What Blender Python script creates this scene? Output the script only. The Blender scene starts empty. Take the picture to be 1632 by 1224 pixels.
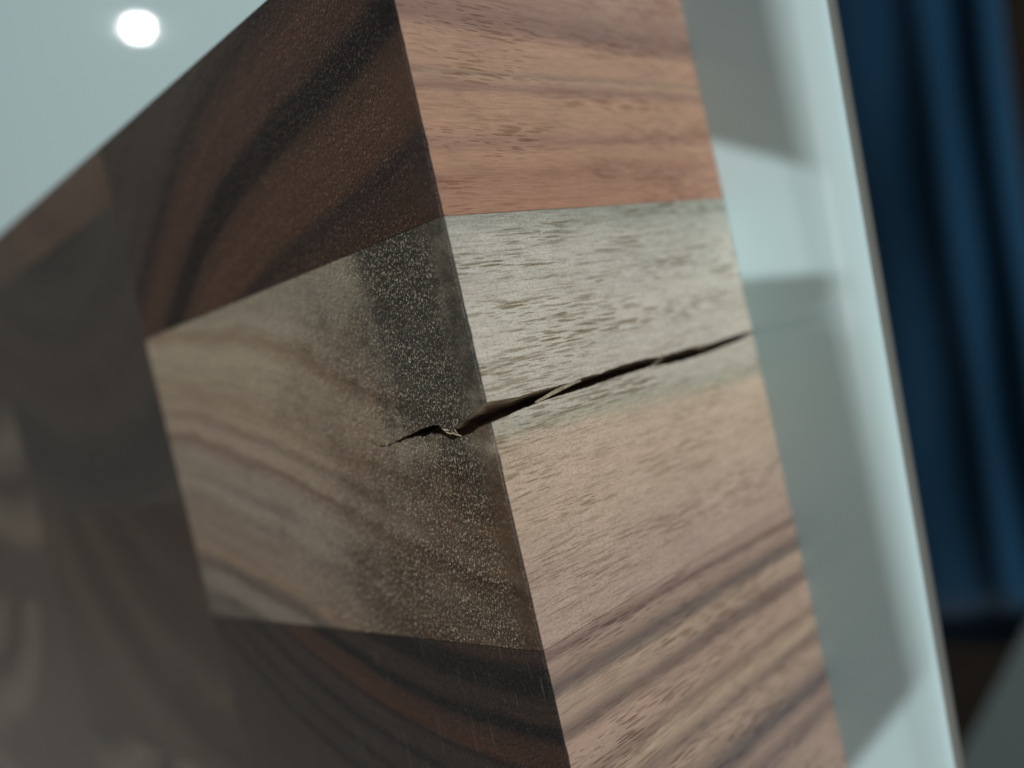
import bpy, math, random
import numpy as np
from mathutils import Matrix, Vector
random.seed(7); rng = np.random.default_rng(7)
MM = 0.001
S = bpy.context.scene
COL = S.collection

# ------------------------------------------------------------------ camera
THICK = 41.0                      # board thickness, mm (top face at z = THICK, table at z = 0)
CAM = Vector((-48.55, 0.0, 86.5)) # mm, beside and above the board's long side
cx_ = Vector((-0.69657132, 0.22253298, -0.68210517))   # image right in world axes
cd_ = Vector((0.13279957, 0.97424725, 0.1822267))      # image down
cf_ = Vector((0.70509054, 0.03635062, -0.70818498))    # viewing direction
cam_d = bpy.data.cameras.new('camera'); cam = bpy.data.objects.new('camera', cam_d); COL.objects.link(cam)
M = Matrix.Identity(4)
for i in range(3):
    M[i][0], M[i][1], M[i][2], M[i][3] = cx_[i], -cd_[i], -cf_[i], CAM[i] * MM
cam.matrix_world = M
cam_d.sensor_width = 36.0
cam_d.lens = 36.0 * 1407 / 1632
cam_d.clip_start = 0.002; cam_d.clip_end = 50
cam_d.dof.use_dof = True
cam_d.dof.focus_distance = (Vector((6.0, 4.0, THICK)) - CAM).dot(cf_) * MM
cam_d.dof.aperture_fstop = 12.3
S.camera = cam

# ------------------------------------------------------------------ light
W = bpy.data.worlds.new('World'); S.world = W; W.use_nodes = True
bg = W.node_tree.nodes['Background']
bg.inputs[0].default_value = (0.88, 0.90, 0.90, 1); bg.inputs[1].default_value = 0.085

def aim(o, loc, target, roll=0.0):
    d = (Vector(target) - Vector(loc)).normalized()
    o.matrix_world = Matrix.Translation(Vector(loc)) @ d.to_track_quat('-Z', 'Y').to_matrix().to_4x4() @ Matrix.Rotation(roll, 4, 'Z')

def lamp(name, kind, energy, loc, target, roll=0.0, **kw):
    L = bpy.data.lights.new(name, kind); L.energy = energy
    for k, v in kw.items(): setattr(L, k, v)
    o = bpy.data.objects.new(name, L); COL.objects.link(o); aim(o, loc, target, roll); o['kind'] = 'helper'
    return o
# ceiling lamp a little beyond the board's side: the board throws a narrow shadow on the table strip
lamp('ceiling_lamp', 'SPOT', 51.0, (0.40, 0.02, 1.60), (0.05, 0.0, 0.0), spot_size=math.radians(60), spot_blend=0.5,
     shadow_soft_size=0.09, color=(1.0, 0.98, 0.95))
# low window light from the camera side, on the long-grain side of the board
lamp('window_light', 'AREA', 7.6, (-1.10, 0.10, 0.235), (0.0, 0.0, 0.02), shape='RECTANGLE', size=1.5, size_y=0.45,
     color=(0.95, 1.0, 1.0))
# small far lamp that mirrors in the glossy table top
ld = Vector((0.8172, -0.3889, 0.4253)); base = Vector((0.1174, -0.0790, 0.0))
lamp('bright_bulb', 'POINT', 1.6, base + ld * 2.2, (0, 0, 0), shadow_soft_size=0.013)
# narrow light patches on the table beside the board
# added spotlight without a seen source, its beam masked into two quadrilateral patches
def added_patch_spot(energy, loc):
    L = bpy.data.lights.new('added_patch_spot', 'SPOT'); L.energy = energy; L.shadow_soft_size = 0.0; L.spot_size = math.radians(16); L.spot_blend = 0.1
    o = bpy.data.objects.new('added_patch_spot', L); COL.objects.link(o); o.location = loc; o['kind'] = 'helper'
    L.use_nodes = True; t = L.node_tree; em = t.nodes['Emission']
    geo = t.nodes.new('ShaderNodeNewGeometry'); sp = t.nodes.new('ShaderNodeSeparateXYZ'); t.links.new(geo.outputs['Incoming'], sp.inputs[0])
    def M(op, a, b=None, c=None):
        n = t.nodes.new('ShaderNodeMath'); n.operation = op
        for k, v in enumerate((a, b, c)):
            if v is None: continue
            if isinstance(v, bpy.types.NodeSocket): t.links.new(v, n.inputs[k])
            else: n.inputs[k].default_value = v
        return n.outputs[0]
    def step(v, a, b):
        n = t.nodes.new('ShaderNodeMapRange'); n.interpolation_type = 'SMOOTHSTEP'; t.links.new(v, n.inputs[0]); n.inputs[1].default_value = a; n.inputs[2].default_value = b
        return n.outputs[0]
    x = M('MULTIPLY_ADD', M('DIVIDE', sp.outputs[0], sp.outputs[2]), -loc[2] * 1000, loc[0] * 1000)   # foot point on the table, mm
    y = M('MULTIPLY_ADD', M('DIVIDE', sp.outputs[1], sp.outputs[2]), -loc[2] * 1000, loc[1] * 1000)
    inx = M('MULTIPLY', step(x, -13.5, -6.5), step(x, 0.4, -0.4))
    p1 = M('MULTIPLY', step(M('MULTIPLY_ADD', x, 0.60, y), -18.6, -15.8), step(M('MULTIPLY_ADD', x, 0.15, y), -1.0, -3.2))
    p2 = M('MULTIPLY', step(M('MULTIPLY_ADD', x, -1.15, y), 52.0, 55.5), step(y, 100.0, 90.0))
    t.links.new(M('MULTIPLY', inx, M('MAXIMUM', p1, p2)), em.inputs['Strength'])
added_patch_spot(23.0, (-0.005, 0.025, 1.2))
# wide dim window far beyond the board: sheen on the oiled end grain towards the lower left
lamp('far_window', 'AREA', 0.34, (1.6, 0.75, 0.36), (0.05, 0.0, 0.03), shape='RECTANGLE', size=0.9, size_y=0.6, color=(1.0, 0.98, 0.93))

S.view_settings.view_transform = 'Standard'; S.view_settings.look = 'None'
S.view_settings.exposure = 0.0; S.view_settings.gamma = 1.0

# ------------------------------------------------------------------ node helpers
def lin(c): 
    c = c / 255.0
    return c / 12.92 if c <= 0.04045 else ((c + 0.055) / 1.055) ** 2.4
def rgb(t, gain=1.0): return tuple(min(0.9, lin(v) * gain) for v in t) + (1.0,)

class G:
    def __init__(s, name):
        s.m = bpy.data.materials.new(name); s.m.use_nodes = True
        s.t = s.m.node_tree; s.b = s.t.nodes['Principled BSDF']
    def n(s, kind, **props):
        nd = s.t.nodes.new(kind)
        for k, v in props.items(): setattr(nd, k, v)
        return nd
    def put(s, sock, v):
        if v is None: return
        if isinstance(v, bpy.types.NodeSocket): s.t.links.new(v, sock)
        else: sock.default_value = v
    def math(s, op, a, b=None, c=None, clamp=False):
        nd = s.n('ShaderNodeMath', operation=op, use_clamp=clamp)
        for i, v in enumerate((a, b, c)): s.put(nd.inputs[i], v)
        return nd.outputs[0]
    def attr(s, name): return s.n('ShaderNodeAttribute', attribute_name=name).outputs['Fac']
    def coord(s):
        tc = s.n('ShaderNodeTexCoord').outputs['Object']
        nd = s.n('ShaderNodeVectorMath', operation='SCALE'); s.put(nd.inputs[0], tc); nd.inputs['Scale'].default_value = 1000.0
        return nd.outputs[0]
    def scale(s, v, xyz, off=(0, 0, 0), rot=(0, 0, 0)):
        nd = s.n('ShaderNodeMapping'); s.put(nd.inputs[0], v)
        nd.inputs['Location'].default_value = off; nd.inputs['Rotation'].default_value = rot; nd.inputs['Scale'].default_value = xyz
        return nd.outputs[0]
    def noise(s, v, scale=1.0, detail=2.0, rough=0.5, dist=0.0):
        nd = s.n('ShaderNodeTexNoise'); s.put(nd.inputs['Vector'], v)
        nd.inputs['Scale'].default_value = scale; nd.inputs['Detail'].default_value = detail
        nd.inputs['Roughness'].default_value = rough; nd.inputs['Distortion'].default_value = dist
        return nd.outputs[0]
    def voro(s, v, scale=1.0, feature='F1', out='Distance', dims='3D', rand=1.0):
        nd = s.n('ShaderNodeTexVoronoi', feature=feature, voronoi_dimensions=dims); s.put(nd.inputs['Vector'], v)
        nd.inputs['Scale'].default_value = scale; nd.inputs['Randomness'].default_value = rand
        return nd.outputs[out]
    def rng(s, v, a, b, c=0.0, d=1.0, smooth=True):
        nd = s.n('ShaderNodeMapRange', interpolation_type='SMOOTHSTEP' if smooth else 'LINEAR')
        s.put(nd.inputs[0], v)
        for i, q in enumerate((a, b, c, d)): s.put(nd.inputs[i + 1], q)
        return nd.outputs[0]
    def ramp(s, fac, stops):
        nd = s.n('ShaderNodeValToRGB'); s.put(nd.inputs[0], fac); e = nd.color_ramp.elements
        while len(e) < len(stops): e.new(0.5)
        for i, (p, c) in enumerate(stops): e[i].position = p
        for i, (p, c) in enumerate(stops): e[i].position = p; e[i].color = c
        return nd.outputs[0]
    def mix(s, fac, a, b, mode='MIX'):
        nd = s.n('ShaderNodeMix', data_type='RGBA', blend_type=mode); s.put(nd.inputs[0], fac)
        s.put(nd.inputs[6], a); s.put(nd.inputs[7], b)
        return nd.outputs[2]
    def gray(s, v):
        nd = s.n('ShaderNodeCombineColor')
        for i in range(3): s.put(nd.inputs[i], v)
        return nd.outputs[0]
    def bump(s, h, dist, strength=1.0, normal=None):
        nd = s.n('ShaderNodeBump'); s.put(nd.inputs['Height'], h)
        nd.inputs['Distance'].default_value = dist; nd.inputs['Strength'].default_value = strength
        if normal is not None: s.put(nd.inputs['Normal'], normal)
        return nd.outputs[0]

def mute(c, k):
    l = 0.3 * c[0] + 0.55 * c[1] + 0.15 * c[2]
    return tuple(l + (v - l) * (1 - k) for v in c)
def ring_ramp(g, v, prof, gain):
    a, b = prof[0][0], prof[-1][0]
    return g.ramp(g.rng(v, a, b, smooth=False), [((p - a) / (b - a), rgb(c, gain)) for p, c in prof])

TOP_GAIN, SIDE_GAIN = 0.66, 1.66

def end_grain(name, prof, fleck=1.0, wob=0.6, streak=0.0, seed=0.0, glint_col=(176, 166, 146), gain=1.0, tint=0.2):
    """oiled end grain: growth rings, open pores with painted glints, fine streaks"""
    g = G(name); P = g.coord(); Po = g.scale(P, (1, 1, 1), off=(seed * 13.7, seed * 7.1, 0))
    v = g.attr('ring')
    w = g.math('SUBTRACT', g.noise(Po, 0.16, 3), 0.5)
    w2 = g.math('SUBTRACT', g.noise(Po, 1.1, 3), 0.5)
    w3 = g.math('SUBTRACT', g.noise(Po, 5.0, 2), 0.5)
    v = g.math('MULTIPLY_ADD', w, 2.0 * wob, v); v = g.math('MULTIPLY_ADD', w2, 1.0 * wob, v); v = g.math('MULTIPLY_ADD', w3, 0.55, v)
    c = ring_ramp(g, v, prof, TOP_GAIN * gain)
    sxy = g.n('ShaderNodeSeparateXYZ'); g.put(sxy.inputs[0], Po)
    cv = g.n('ShaderNodeCombineXYZ'); g.put(cv.inputs[0], v); g.put(cv.inputs[1], g.math('MULTIPLY', sxy.outputs[0], 0.05))
    fine = g.noise(cv.outputs[0], 2.6, 3, 0.6)           # fine growth lines
    c = g.mix(1.0, c, g.gray(g.math('MULTIPLY_ADD', g.math('SUBTRACT', fine, 0.5), 0.9, 1.0)), 'MULTIPLY')
    # brown tone, edge tone and dark mineral stain, each with a mask stored on the mesh, broken up by noise
    sn = g.math('ADD', g.math('ADD', g.math('MULTIPLY', w2, 0.55), g.math('MULTIPLY', w3, 0.45)), g.math('MULTIPLY', w, 1.0))
    br = g.rng(g.math('ADD', g.attr('brown'), g.math('MULTIPLY', sn, 0.7)), 0.05, 1.05)
    c = g.mix(br, c, g.mix(1.0, c, g.ramp(g.noise(Po, 0.35, 4, 0.6), [(0.32, (0.19, 0.142, 0.100, 1)), (0.5, (0.30, 0.215, 0.142, 1)), (0.6, (0.25, 0.190, 0.138, 1)), (0.72, (0.22, 0.185, 0.162, 1))]), 'MULTIPLY'))
    st = g.rng(g.math('ADD', g.attr('stain'), sn), 0.10, 0.95, 0.0, 0.94)
    c = g.mix(st, c, g.mix(1.0, c, g.ramp(g.noise(Po, 0.9, 3), [(0.35, (0.060, 0.072, 0.075, 1)), (0.6, (0.125, 0.132, 0.126, 1))]), 'MULTIPLY'))
    # mottle
    mot = g.math('MULTIPLY_ADD', g.noise(Po, 2.2, 4, 0.65), 0.7, 0.65)
    fs = g.noise(g.scale(Po, (9.0, 1.3, 1.0)), 1.0, 2)
    mot = g.math('MULTIPLY', mot, g.math('MULTIPLY_ADD', fs, 0.5, 0.75))
    c = g.mix(1.0, c, g.gray(mot), 'MULTIPLY')
    # pores: pits, with glints on their far wall painted as pale flecks
    wv = g.n('ShaderNodeVectorMath', operation='MULTIPLY_ADD')
    nz = g.n('ShaderNodeTexNoise'); g.put(nz.inputs['Vector'], Po); nz.inputs['Scale'].default_value = 2.6
    g.put(wv.inputs[0], nz.outputs['Color']); wv.inputs[1].default_value = (0.35, 0.45, 0); g.put(wv.inputs[2], Po)
    Q = g.scale(wv.outputs[0], (2.75, 1.95, 0.0), rot=(0, 0, 0.10))
    d1 = g.voro(Q, 1.0, dims='2D')
    Q2 = g.scale(wv.outputs[0], (2.75, 1.95, 0.0), off=(0.10, -0.16, 0), rot=(0, 0, 0.10))
    d2 = g.voro(Q2, 1.0, dims='2D')
    R1 = g.scale(wv.outputs[0], (5.2, 2.9, 0.0), off=(3.3, 1.7, 0), rot=(0, 0, -0.15))
    d3 = g.voro(R1, 1.0, dims='2D')
    big = g.rng(g.noise(Po, 1.7, 2), 0.38, 0.66)
    rad = g.math('MULTIPLY_ADD', big, 0.12, 0.215)
    pit = g.math('MULTIPLY', g.math('SUBTRACT', 1.0, g.rng(d1, g.math('MULTIPLY', rad, 0.35), rad)), g.math('MULTIPLY_ADD', g.attr('fleck'), 0.8, 0.2))
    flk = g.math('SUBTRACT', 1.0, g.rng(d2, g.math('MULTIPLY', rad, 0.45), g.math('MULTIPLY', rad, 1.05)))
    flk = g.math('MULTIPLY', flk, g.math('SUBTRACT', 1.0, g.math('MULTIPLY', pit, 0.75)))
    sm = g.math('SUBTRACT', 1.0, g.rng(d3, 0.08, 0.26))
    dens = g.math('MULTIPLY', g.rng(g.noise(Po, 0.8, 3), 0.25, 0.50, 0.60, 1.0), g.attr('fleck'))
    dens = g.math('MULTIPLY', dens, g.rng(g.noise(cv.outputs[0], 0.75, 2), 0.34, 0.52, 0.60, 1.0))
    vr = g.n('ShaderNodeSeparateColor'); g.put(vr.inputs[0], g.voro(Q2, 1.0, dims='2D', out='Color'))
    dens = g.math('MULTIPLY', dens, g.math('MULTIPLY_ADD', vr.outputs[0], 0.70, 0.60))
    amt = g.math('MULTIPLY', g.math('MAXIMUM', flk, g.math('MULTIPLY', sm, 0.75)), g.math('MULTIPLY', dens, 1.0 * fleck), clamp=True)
    c = g.mix(g.math('MULTIPLY', pit, 0.55), c, rgb((26, 22, 20), TOP_GAIN))
    c = g.mix(amt, c, g.mix(tint, rgb(glint_col, 1.1), g.mix(1.0, c, (2.6, 2.5, 2.3, 1), 'MULTIPLY')))
    if streak:
        sv = g.noise(g.scale(Po, (7.0, 0.22, 0.0), rot=(0, 0, 0.22)), 1.0, 1)
        sl = g.math('MULTIPLY', g.rng(sv, 0.64, 0.72), g.rng(g.noise(Po, 0.22, 1), 0.42, 0.58))
        c = g.mix(g.math('MULTIPLY', sl, streak), c, rgb((150, 148, 140), 1.0))
    g.put(g.b.inputs['Base Color'], c)
    h = g.math('ADD', g.math('MULTIPLY', g.math('ADD', pit, g.math('MULTIPLY', sm, 0.35)), -1.0), g.math('MULTIPLY', g.noise(Po, 6.0, 3, 0.6), 0.45))
    g.put(g.b.inputs['Normal'], g.bump(h, 0.00007, 1.0))
    g.b.inputs['Roughness'].default_value = 0.34
    g.put(g.b.inputs['Specular IOR Level'], g.math('MULTIPLY_ADD', amt, 0.3, 0.23))
    return g.m

def side_grain(name, prof, wob=0.5, pore=1.0, dash=(165, 140, 128), dots=0.5, long=0.5, soft=None, seed=0.0, extra=None, gain=1.0, sat=0.14):
    """planed long grain: streaks and pore dashes running down the thickness"""
    g = G(name); P = g.coord(); Po = g.scale(P, (1, 1, 1), off=(seed * 5.3, seed * 9.7, seed * 3.1))
    v = g.attr('ring')
    lg = g.math('SUBTRACT', g.noise(g.scale(Po, (0.45, 0.45, 0.035)), 1.0, 3), 0.5)
    md = g.math('SUBTRACT', g.noise(g.scale(Po, (1.7, 1.7, 0.10)), 1.0, 3), 0.5)
    fi = g.math('SUBTRACT', g.noise(g.scale(Po, (7.0, 7.0, 0.45)), 1.0, 3, 0.6), 0.5)
    v = g.math('MULTIPLY_ADD', lg, 1.6 * wob, v); v = g.math('MULTIPLY_ADD', md, 1.1 * wob, v); v = g.math('MULTIPLY_ADD', fi, 0.7, v)
    c = ring_ramp(g, v, [(p, mute(q, sat)) for p, q in prof], SIDE_GAIN * gain)
    tone = g.math('ADD', g.math('MULTIPLY_ADD', fi, 0.75, 1.0), g.math('MULTIPLY', md, 0.30))
    bl = g.math('MULTIPLY_ADD', g.math('SUBTRACT', g.noise(g.scale(Po, (0.22, 0.22, 0.12)), 1.0, 3), 0.5), 0.28, tone)
    # fine dimples
    dm = g.noise(g.scale(Po, (6.4, 6.4, 3.0)), 1.0, 3, 0.6)
    dd = g.rng(dm, 0.34, 0.56)
    c = g.mix(1.0, c, g.gray(bl), 'MULTIPLY')
    c = g.mix(g.math('MULTIPLY', g.math('SUBTRACT', 1.0, dd), 0.85 * dots), c, g.mix(1.0, c, (0.76, 0.70, 0.62, 1), 'MULTIPLY'))
    # pore dashes
    wq = g.n('ShaderNodeVectorMath', operation='MULTIPLY_ADD')
    nz = g.n('ShaderNodeTexNoise'); g.put(nz.inputs['Vector'], g.scale(Po, (1, 1, 0.35))); nz.inputs['Scale'].default_value = 0.8
    g.put(wq.inputs[0], nz.outputs['Color']); wq.inputs[1].default_value = (0, 0.22, 0.5); g.put(wq.inputs[2], Po)
    rr = g.math('MULTIPLY_ADD', g.rng(g.noise(g.scale(Po, (0.3, 0.5, 0.10)), 1.0, 3), 0.30, 0.64), 0.20, 0.10)
    def dash2(sy, sz, off, rot):
        sx = g.n('ShaderNodeSeparateXYZ'); g.put(sx.inputs[0], wq.outputs[0]); cb = g.n('ShaderNodeCombineXYZ')
        g.put(cb.inputs[0], g.math('MULTIPLY_ADD', sx.outputs[2], rot, sx.outputs[1])); g.put(cb.inputs[1], sx.outputs[2])
        q = g.scale(cb.outputs[0], (sy, sz, 0.0), off=(off, off * 0.7, 0))
        return g.math('SUBTRACT', 1.0, g.rng(g.voro(q, 1.0, dims='2D'), g.math('MULTIPLY', rr, 0.55), rr))
    d = g.math('MAXIMUM', dash2(2.6, 0.15, 0.0, 0.03), g.math('MULTIPLY', dash2(3.6, 0.26, 31.0, 0.05), 0.8))
    d = g.math('MULTIPLY', d, g.rng(fi, -0.05, 0.28, 1.0, 0.5))
    dpat = g.rng(g.noise(g.scale(Po, (0.2, 0.33, 0.05)), 1.0, 2), 0.40, 0.62, 0.15, 1.0)
    d = g.math('MULTIPLY', d, dpat)
    ls = g.noise(g.scale(wq.outputs[0], (1.0, 3.6, 0.16)), 1.0, 4, 0.62)
    lsm = g.math('MULTIPLY', g.rng(ls, 0.54, 0.72), g.rng(g.noise(g.scale(Po, (0.3, 0.25, 0.06)), 1.0, 2), 0.36, 0.60, 0.1, 1.0))
    d = g.math('MAXIMUM', d, g.math('MULTIPLY', lsm, long))
    if soft: d = g.math('MULTIPLY', d, g.rng(g.attr('ring'), soft[0], soft[1], 1.0, soft[2]))
    dk = g.mix(1.0, c, rgb(dash, 1.15), 'MULTIPLY')
    c = g.mix(g.math('MULTIPLY', d, 0.95 * pore, clamp=True), c, dk)
    if extra: c = extra(g, P, c, fi)
    g.put(g.b.inputs['Base Color'], c)
    h = g.math('ADD', g.math('MULTIPLY', d, -0.8), g.math('ADD', g.math('MULTIPLY', dm, 0.55), g.math('MULTIPLY', fi, 0.9)))
    g.put(g.b.inputs['Normal'], g.bump(h, 0.00007, 1.0))
    g.b.inputs['Roughness'].default_value = 0.52; g.b.inputs['Specular IOR Level'].default_value = 0.35
    return g.m

# ------------------------------------------------------------------ mesh builder
class MB:
    def __init__(s): s.v = []; s.f = []; s.mi = []; s.a = {k: [] for k in ('ring', 'stain', 'brown', 'fleck')}
    def vert(s, p, **at):
        s.v.append((p[0] * MM, p[1] * MM, p[2] * MM))
        for k in s.a: s.a[k].append(float(at.get(k, 0.0)))
        return len(s.v) - 1
    def grid(s, pts, mat, attrs=None, flip=False):
        """pts[i][j] -> points; attrs(p) -> dict"""
        ids = [[s.vert(p, **(attrs(p) if attrs else {})) for p in row] for row in pts]
        for i in range(len(ids) - 1):
            for j in range(len(ids[0]) - 1):
                q = (ids[i][j], ids[i + 1][j], ids[i + 1][j + 1], ids[i][j + 1])
                s.f.append(q[::-1] if flip else q); s.mi.append(mat)
    def build(s, name, mats, parent=None, smooth=False):
        me = bpy.data.meshes.new(name); me.from_pydata(s.v, [], s.f)
        for m in mats: me.materials.append(m)
        me.polygons.foreach_set('material_index', s.mi)
        if smooth: me.polygons.foreach_set('use_smooth', [True] * len(s.f))
        for k, vals in s.a.items():
            if any(vals):
                at = me.attributes.new(k, 'FLOAT', 'POINT'); at.data.foreach_set('value', vals)
        me.validate(); me.update()
        o = bpy.data.objects.new(name, me); COL.objects.link(o)
        if parent: o.parent = parent
        return o

def ss(a, b, x):
    t = min(1.0, max(0.0, (x - a) / (b - a))); return t * t * (3 - 2 * t)
def span(a, b, step, lo=2): return list(np.linspace(a, b, max(lo, int(round((b - a) / step)) + 1)))

# eased top edge along the visible side: (distance in from the side, drop below the top)
EASE = [(0.0, 0.22), (0.03, 0.14), (0.08, 0.09), (0.2, 0.06), (0.5, 0.045), (1.4, 0.02), (2.4, 0.0)]
GAP = 0.022   # glue line

wear = [(q, random.uniform(0.90, 1.08) + (random.random() < 0.03) * random.uniform(0.15, 0.5)) for q in np.arange(-40, 165, 0.45)]
def worn(y, q): return THICK - q * interp(y, wear)
def block(name, x0, x1, y0, y1, V, mats, at=None, seed=0, step=1.0, dz=2.0):
    """one stave: end grain up. V(x, y, z) is the growth-ring coordinate"""
    m = MB(); y0 += GAP; y1 -= GAP
    front = x0 <= 0.0
    x0 = x0 + (0 if front else GAP); x1 -= GAP
    def attrs(p):
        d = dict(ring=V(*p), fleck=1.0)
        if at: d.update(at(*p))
        return d
    ys = span(y0, y1, step)
    if front:
        ys = span(y0, y1, min(step, 0.5))
        xs = EASE + [(x, 0.0) for x in span(3.4, x1, step)]
    else:
        xs = [(x, 0.0) for x in span(x0, x1, step * 2)]
    m.grid([[(x, y, worn(y, q)) for y in ys] for x, q in xs], 0, attrs)
    ztop = THICK - (EASE[0][1] if front else 0)
    zs = span(0.0, 1.0, dz / THICK)
    m.grid([[(x0, y, z * (worn(y, EASE[0][1]) if front else THICK)) for y in ys] for z in zs], 1, attrs)
    m.grid([[(x1, y, z) for y in (y0, y1)] for z in (0.0, THICK)], 1, attrs, flip=True)
    for yy, fl in ((y0, True), (y1, False)):
        m.grid([[(x, yy, z) for z in (0.0, ztop)] for x in span(x0, x1, 4.0)], 1, attrs, flip=not fl)
    m.grid([[(x, y, 0.0) for y in (y0, y1)] for x in (x0, x1)], 0, attrs, flip=True)
    return m

# ------------------------------------------------------------------ growth-ring fields measured on the board (mm)
def interp(x, pts):
    xs, ys = zip(*pts); return float(np.interp(x, xs, ys))
F1 = [(0, -26.9), (2.5, -26.4), (6.8, -25.5), (11.6, -24.6), (19.1, -23.4), (26.5, -21.7), (32.3, -19.8), (37, -17.8), (41.6, -14.9), (46.6, -11.6), (55, -5.5)]
F2 = [(0, 18.0), (6, 16.2), (13, 13.6), (19, 11.5), (25.4, 8.7), (32.6, 5.8), (38.3, 4.2), (43.6, 2.6), (48.7, 0.9), (52.8, 0.2), (56, 0.0)]
def V1(x, y, z): return y - interp(x, F1) + (THICK - z) * 0.022 * ss(-30, -18, y)
def V2(x, y, z):
    f = interp(x, F2); k = 0.55 + 0.45 * ss(-12, 2, y)
    return y - (f * k + (1 - k) * 4.0 if x > 0.5 else f) + 0.0 - (THICK - z) * 0.05 * (1 if x < 0.5 else 0)
def V3(x, y, z):
    y = y - (THICK - z) * 0.030
    return math.hypot(x - 1.5, y + 40.0)

# ------------------------------------------------------------------ colour profiles over the ring coordinate (as photographed, 8-bit)
TOP1 = [(-20, (60, 56, 50)), (-13, (62, 57, 51)), (-11, (53, 47, 43)), (-9.8, (38, 33, 31)), (-8.8, (52, 41, 37)), (-6, (74, 53, 44)), (-2.4, (64, 46, 39)),
        (-1.3, (25, 22, 22)), (0, (16, 15, 15)), (1.2, (24, 21, 20)), (2.2, (64, 47, 38)), (5, (80, 58, 45)), (8.3, (74, 53, 40)), (9.5, (44, 34, 32)),
        (10.6, (46, 34, 31)), (12, (54, 39, 32)), (16, (62, 42, 30))]
SIDE1 = [(-8, (164, 128, 112)), (-4, (168, 132, 115)), (-1.6, (152, 119, 105)), (0, (140, 109, 97)), (0.9, (152, 118, 103)), (1.8, (176, 137, 114)), (4.2, (174, 135, 112)),
         (4.65, (150, 122, 102)), (5.0, (176, 140, 116)), (5.9, (148, 114, 99)), (6.6, (175, 135, 111)), (9.2, (173, 133, 109)), (10.4, (158, 117, 99)),
         (11.6, (174, 132, 107)), (13.0, (160, 116, 96)), (14.4, (166, 122, 100)), (16, (168, 122, 98))]
TOP2 = [(-30, (118, 112, 98)), (-16, (136, 128, 112)), (-14, (150, 140, 122)), (-12.5, (134, 114, 94)), (-11, (160, 147, 127)), (-8, (152, 138, 118)), (-5, (142, 124, 104)),
        (-3.2, (152, 136, 116)), (-2.3, (126, 110, 93)), (-1.2, (150, 134, 116)), (-0.3, (152, 136, 118)), (0.6, (112, 92, 77)), (1.6, (132, 114, 98)), (3, (140, 128, 113)),
        (5.5, (126, 114, 102)), (6.3, (144, 132, 118)), (8, (120, 106, 95)), (11, (126, 111, 98)), (14.3, (130, 110, 92)), (15.2, (94, 81, 71)),
        (16.2, (82, 72, 66)), (17.2, (114, 108, 99)), (18.6, (116, 108, 98)), (19.8, (80, 72, 66)), (25, (76, 68, 62))]
SIDE2 = [(-29.5, (168, 166, 154)), (-27.5, (196, 190, 178)), (-22, (211, 201, 186)), (-16, (207, 196, 181)), (-13.2, (198, 188, 173)), (-12.4, (184, 177, 158)), (-10.9, (206, 181, 157)),
         (-8, (207, 179, 155)), (-5, (202, 174, 152)), (0, (192, 164, 147)), (6, (186, 159, 143))]
TOP3 = [(62, (74, 57, 47)), (63.8, (70, 54, 45)), (64.6, (42, 37, 33)), (65.6, (32, 30, 28)), (66.5, (36, 33, 31)), (67.2, (64, 52, 44)), (68.6, (66, 53, 45)), (69.2, (36, 32, 30)),
        (69.9, (33, 30, 28)), (70.6, (72, 53, 44)), (72.7, (86, 58, 46)), (73.4, (48, 40, 36)), (74, (70, 58, 50)), (75.6, (68, 57, 50)), (76.3, (40, 36, 34)), (77.3, (64, 57, 51)),
        (78.8, (66, 58, 52)), (79.5, (44, 40, 37)), (80.3, (66, 58, 52)), (82, (63, 56, 51)), (82.7, (44, 40, 38)), (83.6, (70, 61, 55)), (90, (74, 64, 58)), (96, (80, 70, 62))]
SIDE3 = [(62.8, (158, 130, 116)), (63.5, (116, 93, 83)), (64.1, (160, 132, 117)), (65, (146, 120, 106)), (65.7, (108, 92, 84)), (66.5, (120, 102, 92)), (67.2, (164, 138, 118)),
         (68.5, (158, 132, 114)), (69.2, (122, 101, 90)), (69.8, (120, 98, 86)), (70.4, (160, 132, 116)), (71.6, (168, 139, 120)), (72.8, (160, 132, 116)), (73.6, (134, 109, 95)),
         (75, (168, 142, 120)), (76.3, (126, 104, 93)), (78, (162, 136, 117)), (79.5, (142, 119, 105)), (81.2, (94, 83, 80)), (82.5, (146, 120, 106)), (84, (116, 97, 90)),
         (86, (152, 126, 111)), (96, (146, 120, 107))]

m_end1 = end_grain('walnut_end_grain_dark', TOP1, fleck=1.0, wob=0.4, seed=1, glint_col=(140, 112, 86), gain=1.15, tint=0.7)
m_side1 = side_grain('walnut_long_grain_pink', SIDE1, wob=0.55, pore=0.62, dash=(178, 150, 138), dots=0.22, long=0.55, seed=1, sat=0.10, gain=1.0)
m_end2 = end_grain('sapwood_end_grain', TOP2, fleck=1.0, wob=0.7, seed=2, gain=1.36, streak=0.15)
m_side2 = side_grain('sapwood_long_grain', SIDE2, wob=0.35, pore=1.0, dash=(162, 146, 118), dots=1.0, long=1.0, soft=(-13.5, -10.0, 0.62), seed=2, gain=0.85, sat=0.10)
m_end3 = end_grain('walnut_end_grain_banded', TOP3, fleck=0.30, wob=0.45, streak=0.2, seed=3, glint_col=(120, 108, 95), gain=0.85, tint=0.8)
m_side3 = side_grain('walnut_long_grain_striped', SIDE3, wob=0.55, pore=0.8, dash=(160, 140, 130), dots=0.3, long=0.8, seed=3, gain=1.08, sat=0.10)

# ------------------------------------------------------------------ the board
board = bpy.data.objects.new('cutting_board', None); COL.objects.link(board)
board['label'] = 'walnut end-grain cutting board with a cracked pale block on its edge'; board['category'] = 'cutting board'

YEND = -34.2
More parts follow.
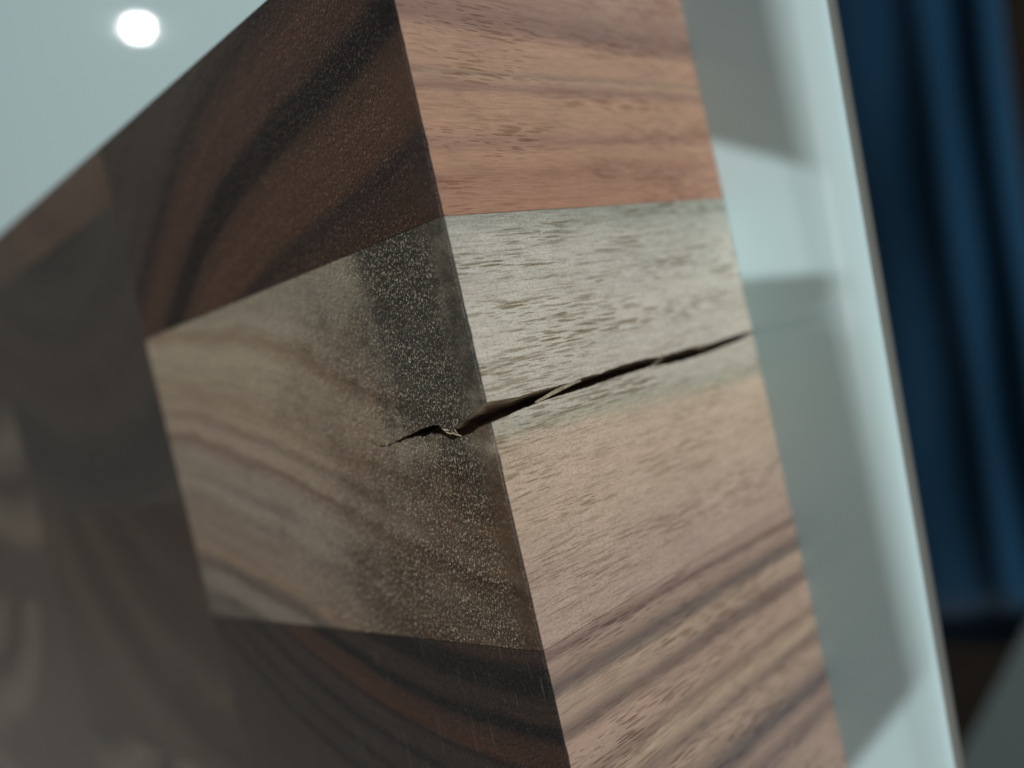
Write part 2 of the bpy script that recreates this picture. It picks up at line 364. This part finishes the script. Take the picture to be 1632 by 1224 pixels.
# block with dark curved bands, at the corner
block('block', 0, 55, YEND, -11.0, V1, None, at=lambda x, y, z: dict(fleck=0.25 + 0.75 * ss(1.6, 3.0, x), brown=0.12 * ss(14, 2, x) * ss(-24, -16, y) if x < 30 else 0)).build('block', [m_end1, m_side1], board)['label'] = 'dark reddish walnut block with curved black bands'
block('block', 0, 55, 22.85, 56.7, V3, None, at=lambda x, y, z: dict(fleck=0.2 + 0.8 * ss(1.6, 3.0, x))).build('block', [m_end3, m_side3], board)['label'] = 'dark walnut block with fine dark growth rings'

# --- the cracked sapwood block
LA = [(0, 3.35), (0.9, 3.75), (1.8, 4.2), (2.9, 4.5), (3.7, 4.8), (4.5, 5.1), (5.3, 5.1), (5.55, 4.8), (5.85, 4.5), (6.4, 4.4), (7.5, 4.5), (8.4, 4.55), (9.3, 4.75), (10.6, 5.0), (12, 5.3), (13.1, 5.5), (14.2, 5.52), (15.6, 4.85), (17.1, 4.4)]
LB = [(0, 4.95), (1.0, 5.1), (1.7, 5.25), (2.5, 5.5), (3.3, 5.6), (3.9, 5.72), (4.8, 5.82), (5.1, 5.6), (5.8, 5.22), (7, 5.05), (7.7, 5.2), (8.5, 5.22), (9.7, 5.17), (11, 5.33), (12.2, 5.47), (13.1, 5.6), (14.2, 5.58), (15.6, 4.9), (17.1, 4.4)]
SA = [(0, 3.80), (2.4, 3.7), (5.7, 3.75), (8.9, 3.85), (11.8, 3.68), (15.5, 3.7), (18, 3.72), (19.3, 3.55), (21.3, 3.5), (24.7, 3.55), (27, 3.7), (29, 3.6), (30.7, 3.75), (33, 3.68), (35.3, 3.56), (37.3, 3.6), (39, 3.45), (THICK, 3.35)]
SB = [(0, 4.02), (2.7, 4.12), (6, 4.2), (9, 4.36), (12, 4.44), (14.7, 4.42), (17.5, 4.28), (18.7, 4.12), (21.5, 4.12), (24.8, 4.15), (27, 4.2), (29, 4.28), (31, 4.3), (34, 4.36), (36, 4.5), (37.3, 4.6), (39, 4.78), (THICK, 4.95)]
TIP = 17.1
jit = [(s, random.uniform(-1, 1) * random.choice((0.5, 1.0, 1.8))) for s in np.linspace(0, 75, 260)]
def ya_t(x): return interp(x, LA) + 0.065 * interp(x * 1.7, jit) * ss(0, 0.6, x) * ss(17, 14, x)
def yb_t(x): return max(ya_t(x), interp(x, LB) + 0.065 * interp(x * 1.3 + 12, jit) * ss(0, 0.6, x) * ss(17, 14, x))
def ya_s(z): return interp(z, SA) - 0.10 * ss(0, 4, z) * ss(38, 30, z) + 0.03 * interp(z, jit) * ss(41, 39, z)
def yb_s(z): return max(ya_s(z) + 0.01, interp(z, SB) + 0.16 * ss(0, 4, z) * ss(38, 30, z) + 0.03 * interp(43 - z, jit) * ss(41, 39, z))
def stain2(x, y):
    a = (0.72 + 0.28 * ss(1.2, 3.6, x)) * ss(17.0, 7.5, x) * ss(11.5, 3.0, y)        # black-green band beside the edge
    a = max(a, 0.75 * ss(9.5, 6.5, x) * ss(-7.5, -10.0, y))
    b = 0.62 * ss(-2.0, 4.0, x) * ss(18, 7.0, x) * ss(15.0, 6.0, y) * ss(4, 5.5, y)
    c = 0.28 * ss(9, 14, x) * ss(31, 20, x) * ss(-4.0, -8.0, y)
    e = 0.22 * ss(24, 28, x) * ss(38, 31, x) * ss(8.5, 10, y) * ss(16, 12, y)
    return min(1.0, max(a, b, c, e))
def brown2(x, y):
    return max(0.90 * ss(24, 7, x) * ss(4.5, 9, y), 0.95 * ss(38, 14, x) * ss(8, 17, y), 0.62 * ss(10, 13, x) * ss(40, 12, x) * ss(-9, -4, y), 0.50 * ss(3.0, 1.8, x) * ss(-10, -7, y))
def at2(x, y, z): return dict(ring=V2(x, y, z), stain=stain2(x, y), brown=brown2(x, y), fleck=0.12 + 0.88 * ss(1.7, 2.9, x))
m = MB(); y0, y1 = -11.0 + GAP, 22.85 - GAP
xs = EASE + [(x, 0.0) for x in list(np.arange(2.8, 17.2, 0.18)) + span(17.4, 55 - GAP, 0.9)]
def mid(x): return ya_t(min(x, TIP)), yb_t(min(x, TIP))
def fr(a, b, n, p): # spaced towards the lip
    return [a + (b - a) * (1 - (1 - t) ** p) for t in np.linspace(0, 1, n)]
m.grid([[(x, y, worn(y, q)) for y in fr(y0, mid(x)[0], 40, 1.3)] for x, q in xs], 0, lambda p: at2(*p))
m.grid([[(x, y, worn(y, q)) for y in fr(y1, mid(x)[1], 44, 1.3)[::-1]] for x, q in xs], 0, lambda p: at2(*p))
ztop = THICK - EASE[0][1]
zs = span(0, ztop, 0.30)
zw = lambda y, z: z * worn(y, EASE[0][1]) / ztop
m.grid([[(0.0, y, zw(y, z)) for y in fr(y0, ya_s(z), 40, 1.3)] for z in zs], 1, lambda p: at2(*p))
m.grid([[(0.0, y, zw(y, z)) for y in fr(y1, yb_s(z), 44, 1.3)[::-1]] for z in zs], 1, lambda p: at2(*p))
# torn walls inside the crack
def wall(sign):
    rows = []
    for z in zs + [THICK - q for e, q in EASE[1:3]] + [THICK - 0.02]:
        tz = z / THICK; X0 = TIP * (0.45 + 0.55 * tz ** 1.5); row = []
        for k in range(60):
            s = (k / 59.0) ** 1.3; xt = s * TIP
            ma = 0.5 * (ya_t(xt) + yb_t(xt)); m0 = 0.5 * (ya_t(0) + yb_t(0)); wt = max(0.0, yb_t(xt) - ya_t(xt)) / (yb_t(0) - ya_t(0))
            ms = 0.5 * (ya_s(z) + yb_s(z)); ws = 0.5 * (yb_s(z) - ya_s(z))
            rough_ = 0.06 * math.sin(z * 2.1 + k * 0.9) * math.sin(k * 0.37 + 1.0) * (1 - s) * ss(0, 0.1, s)
            row.append((s * X0, ms + (ma - m0) * (0.35 + 0.65 * ss(30, THICK, z)) + sign * ws * wt + rough_, z))
        rows.append(row)
    return rows
m.grid(wall(-1), 2, lambda p: dict(ring=p[0], stain=max(ss(1.4, 0.0, p[0]) * (0.25 + 0.75 * ss(24, 33, p[2])), ss(THICK - 1.6, THICK, p[2]) * 0.9)), flip=True)
m.grid(wall(+1), 2, lambda p: dict(ring=p[0], stain=ss(0.6, 0.0, p[0]) * 0.5))
m.grid([[(55 - GAP, y, z) for y in (y0, y1)] for z in (0.0, THICK)], 1, lambda p: at2(*p), flip=True)
for yy, fl in ((y0, False), (y1, True)):
    m.grid([[(x, yy, z) for z in (0.0, ztop)] for x in span(0, 55 - GAP, 4.0)], 1, lambda p: at2(*p), flip=fl)
gw = G('torn_wood_inside_crack'); P = gw.coord()
fib = gw.noise(gw.scale(P, (3.0, 3.0, 0.35)), 1.0, 3)
cw = gw.mix(gw.attr('stain'), gw.ramp(fib, [(0.3, rgb((44, 29, 20), 1.2)), (0.7, rgb((92, 64, 44), 1.2))]), gw.ramp(fib, [(0.3, rgb((130, 110, 84), 1.0)), (0.7, rgb((180, 160, 130), 1.0))]))
gw.put(gw.b.inputs['Base Color'], cw); gw.b.inputs['Roughness'].default_value = 0.8
gw.put(gw.b.inputs['Normal'], gw.bump(fib, 0.0002, 0.8))
cracked = m.build('block', [m_end2, m_side2, gw.m], board); cracked['label'] = 'pale sapwood block split by a dark crack'

# torn fibres bridging the crack
def fibre(pts, r0, mat, name='splinter', parent=None):
    m = MB(); n = len(pts); rings = []
    for i, p in enumerate(pts):
        p = Vector(p); t = (Vector(pts[min(i + 1, n - 1)]) - Vector(pts[max(i - 1, 0)])).normalized()
        a = t.cross(Vector((0.3, 0.2, 1))).normalized(); b = t.cross(a)
        r = r0 * (0.45 + 0.55 * math.sin(math.pi * min(0.92, max(0.08, i / (n - 1)))))
        rings.append([tuple(p + a * r * math.cos(q) * 1.5 + b * r * math.sin(q) * 0.7) for q in np.linspace(0, 2 * math.pi, 7)])
    m.grid(rings, 0)
    return m.build(name, [mat], parent or cracked, smooth=True)
gs = G('pale_wood_fibre'); gs.put(gs.b.inputs['Base Color'], gs.ramp(gs.noise(gs.coord(), 3.0), [(0.3, rgb((150, 132, 108), 1.2)), (0.7, rgb((196, 184, 158), 1.2))])); gs.b.inputs['Roughness'].default_value = 0.6
fibre([(0.05, 4.42, 35.6), (-0.06, 4.25, 34.6), (-0.08, 4.08, 33.6), (-0.06, 3.9, 32.2), (-0.02, 3.74, 30.6), (0.02, 3.72, 29.6)], 0.11, gs.m)
for z0, dz_, a0, b0 in ((19.2, -2.0, 0.95, 0.2), (12.0, -2.6, 0.02, 0.4)):
    fibre([(random.uniform(-0.03, 0.12), (lambda w: ya_s(z0 + dz_ * t) * (1 - w) + yb_s(z0 + dz_ * t) * w)(a0 + (b0 - a0) * t), z0 + dz_ * t) for t in np.linspace(0, 1, 7)], random.uniform(0.035, 0.06), gs.m)
for pts in ([(5.3, 4.95, 40.95), (5.0, 5.15, 41.1), (4.7, 5.3, 40.95), (4.4, 5.25, 40.8)], [(4.6, 5.05, 40.95), (4.2, 5.3, 41.12), (3.8, 5.45, 41.1), (3.5, 5.62, 40.95)],
            [(5.6, 4.75, 40.95), (5.2, 4.9, 41.15), (4.9, 4.92, 41.1), (4.8, 5.1, 40.9)], [(4.2, 4.95, 40.95), (4.0, 5.2, 41.0), (4.1, 5.42, 40.8), (3.9, 5.62, 40.7)]):
    fibre(pts, 0.055, gs.m)

# --- the other blocks: plainer ramps, all soft in the picture
def simple(name, cols, seed, fleck=0.3, wob=1.3, gain=1.35):
    return end_grain(name, [(i * 4.0, c) for i, c in enumerate(cols)], fleck=fleck, wob=wob, seed=seed, glint_col=(120, 112, 100), gain=gain)
gen_side = side_grain('walnut_long_grain_plain', [(0, (150, 122, 106)), (6, (168, 138, 116)), (9, (120, 98, 88)), (12, (160, 130, 112)), (20, (148, 120, 104)), (24, (110, 92, 84)), (30, (158, 130, 112)), (40, (150, 122, 106))], seed=9)
m_tan = simple('walnut_end_grain_tan', [(96, 84, 72), (90, 76, 64), (84, 70, 60), (92, 78, 66), (86, 74, 64)], 4)
m_slate = simple('walnut_end_grain_slate', [(42, 40, 37), (51, 48, 45), (55, 52, 48), (50, 47, 44), (56, 52, 47), (52, 48, 44), (57, 53, 48), (48, 46, 43), (46, 45, 43), (52, 49, 46), (57, 53, 49)], 5, gain=2.0)
m_umber = simple('walnut_end_grain_umber', [(64, 54, 47), (60, 50, 44), (65, 54, 48), (70, 59, 52), (61, 52, 46), (67, 56, 49), (78, 68, 59), (69, 58, 51), (63, 54, 47), (78, 68, 59), (82, 72, 63), (75, 65, 57)], 6)
m_grey = simple('walnut_end_grain_grey', [(56, 54, 49), (82, 77, 69), (106, 98, 86), (92, 85, 76), (66, 61, 55), (98, 90, 80), (108, 98, 86), (80, 72, 64)], 7)
m_char = simple('walnut_end_grain_charcoal', [(48, 46, 43), (60, 55, 50), (52, 47, 43), (66, 59, 53), (50, 47, 44), (62, 57, 52)], 8)
YMAX = 158.0
def lay(x0, x1, joints, mats):
    for i in range(len(joints) - 1):
        cx, cy = x0 + random.uniform(-30, 60), (joints[i] - random.uniform(15, 60))
        md = mats[i % len(mats)]
        r0 = math.hypot(max(0, x0 - cx), joints[i] - cy)
        k = random.choice((1, 1, 1.2))
        o = block('block', x0, x1, joints[i], joints[i + 1], lambda x, y, z, cx=cx, cy=cy, r0=r0, k=k: abs(math.hypot(x - cx, y - cy) - r0) * k, None, step=2.0, dz=8.0).build('block', [md, gen_side], board)
lay(0, 55, [56.7, 90.5, 124.4, YMAX], [m_umber, m_char, m_tan])
lay(55, 110, [YEND, -27.3, 9.0, 44.5, 80.0, 115.5, YMAX], [m_tan, m_slate, m_umber, m_grey, m_char, m_umber])
lay(110, 165, [YEND, -12.0, 24.0, 60.0, 96.0, 132.0, YMAX], [m_umber, m_grey, m_grey, m_tan, m_slate, m_umber])
lay(165, 220, [YEND, -26.0, 10.0, 46.0, 82.0, 118.0, YMAX], [m_char, m_tan, m_umber, m_grey, m_umber, m_char])
lay(220, 275, [YEND, -2.0, 34.0, 70.0, 106.0, 142.0, YMAX], [m_slate, m_umber, m_tan, m_char, m_grey, m_umber])

# ------------------------------------------------------------------ white table top with a thin rounded rim
gt = G('white_gloss_laminate'); P = gt.coord()
gt.put(gt.b.inputs['Base Color'], gt.mix(gt.noise(P, 0.02, 3), (0.57, 0.765, 0.79, 1), (0.59, 0.78, 0.805, 1)))
gt.put(gt.b.inputs['Roughness'], gt.math('MULTIPLY_ADD', gt.attr('stain'), 0.5, 0.045)); gt.put(gt.b.inputs['Specular IOR Level'], gt.math('MULTIPLY_ADD', gt.attr('stain'), -0.45, 0.5))
gt.put(gt.b.inputs['Normal'], gt.bump(gt.noise(P, 0.05, 2), 0.0001, 0.05))
XE, RR = -14.3, 1.3
prof = [(900.0, 0.0), (300.0, 0.0), (60.0, 0.0), (XE + RR + 3.2, 0.0), (XE + RR + 1.0, 0.0)] + [(XE + RR - RR * math.sin(a), -RR + RR * math.cos(a)) for a in np.linspace(0, math.pi, 15)] + [(60.0, -2 * RR), (900.0, -2 * RR)]
m = MB()
sk = lambda x, y: x + 0.043 * y
m.grid([[(sk(x, y), y, z - 0.01) for y in (-600, -200, 0, 200, 700)] for x, z in prof], 0, lambda p: dict(stain=1.0 if sk(XE + RR + 1.2, p[1]) > p[0] else 0.0), flip=True)
for y in (-600, 700):
    ids = [m.vert((sk(x, y), y, z - 0.01)) for x, z in prof]; m.f.append(tuple(ids)); m.mi.append(0)
ge = G('painted_rim_shade'); ge.put(ge.b.inputs['Base Color'], ge.mix(ge.noise(ge.coord(), 0.3, 2), (0.15, 0.155, 0.14, 1), (0.19, 0.19, 0.175, 1))); ge.b.inputs['Roughness'].default_value = 0.6  # shade on the rim's front, painted as a darker grey-beige
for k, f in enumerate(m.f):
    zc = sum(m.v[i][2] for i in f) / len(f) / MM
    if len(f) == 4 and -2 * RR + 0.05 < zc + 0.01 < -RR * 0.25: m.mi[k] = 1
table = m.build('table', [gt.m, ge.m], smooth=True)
table['label'] = 'glossy white table top under the cutting board, thin rounded edge'; table['category'] = 'table'

# ------------------------------------------------------------------ below the table edge: dark blue cloth, grey panel, floor
gc = G('navy_cloth'); P = gc.coord()
wv = gc.noise(gc.scale(P, (4, 4, 4)), 1.0, 2)
gc.put(gc.b.inputs['Base Color'], gc.mix(wv, (0.016, 0.070, 0.145, 1), (0.024, 0.096, 0.190, 1)))
gc.b.inputs['Roughness'].default_value = 0.9; gc.b.inputs['Specular IOR Level'].default_value = 0.1
gc.b.inputs['Sheen Weight'].default_value = 0.2
m = MB()
FOLD = [(57.0, 7.0, 4.5), (38.5, 6.0, 5.5), (82.0, 12.0, 1.5), (120.0, 14.0, 5.0)]
SH = lambda q, y: q + 0.045 * y + 1.5 * math.sin(y * 0.015)
def cloth(q, y):
    z = -256.0 - 0.0006 * (q - 60) ** 2 - 40.0 * ss(125.0, 165.0, y)
    for c, w, h in FOLD: z += h * math.exp(-((q - c) / w) ** 2)
    return z + 2.0 * math.sin(y * 0.022 + q * 0.04) + 1.2 * math.sin(y * 0.051 - q * 0.07)
YS = span(-320, 165, 8); XS = span(33.5, 220, 1.6)
m.grid([[(SH(q, y), y, cloth(q, y)) for y in YS] for q in XS], 0)
m.grid([[(SH(q, y), y, cloth(q, y) - 4.0) for y in YS] for q in XS], 0, flip=True)
m.grid([[(SH(33.5, y), y, cloth(33.5, y) - d) for d in (0.0, 4.0)] for y in YS], 0)
cl = m.build('blue_cloth', [gc.m], smooth=True)
cl['label'] = 'dark navy blue cloth with soft folds, blurred below the table edge'; cl['category'] = 'cloth'


gp = G('pale_grey_laminate'); P = gp.coord()
gp.put(gp.b.inputs['Base Color'], gp.mix(gp.noise(P, 0.05, 3), (0.28, 0.34, 0.34, 1), (0.33, 0.39, 0.385, 1)))
gp.b.inputs['Roughness'].default_value = 0.4
m = MB()
a, dv = Vector((60.2, 140.2)), Vector((28.7, 47.1)).normalized(); nv = Vector((-dv.y, dv.x))
def pp(s, t, z): q = a + dv * s + nv * t; return (q.x, q.y, z)
for z, fl in ((-260.0, True), (-272.0, False)):
    m.grid([[pp(s, t, z) for t in (0.0, 160.0)] for s in (-160.0, 300.0)], 0, flip=not fl)
for s0 in (-160.0, 300.0): m.grid([[pp(s0, t, z) for z in (-272.0, -260.0)] for t in (0.0, 160.0)], 0, flip=s0 > 0)
for t0 in (0.0, 160.0): m.grid([[pp(s, t0, z) for z in (-272.0, -260.0)] for s in (-160.0, 300.0)], 0, flip=t0 == 0)
pn = m.build('grey_panel', [gp.m])
pn['label'] = 'pale grey panel with a slanting edge, low beside the blue cloth'; pn['category'] = 'panel'

gf = G('dark_brown_floor'); P = gf.coord()
gf.put(gf.b.inputs['Base Color'], gf.mix(gf.noise(gf.scale(P, (0.01, 0.05, 0.05)), 1.0, 3), (0.030, 0.022, 0.014, 1), (0.050, 0.036, 0.024, 1)))
gf.b.inputs['Roughness'].default_value = 0.6
m = MB(); m.grid([[(x, y, -600.0) for y in (-2500, 2500)] for x in (-2500, 2500)], 0)
fl = m.build('floor', [gf.m]); fl['kind'] = 'structure'
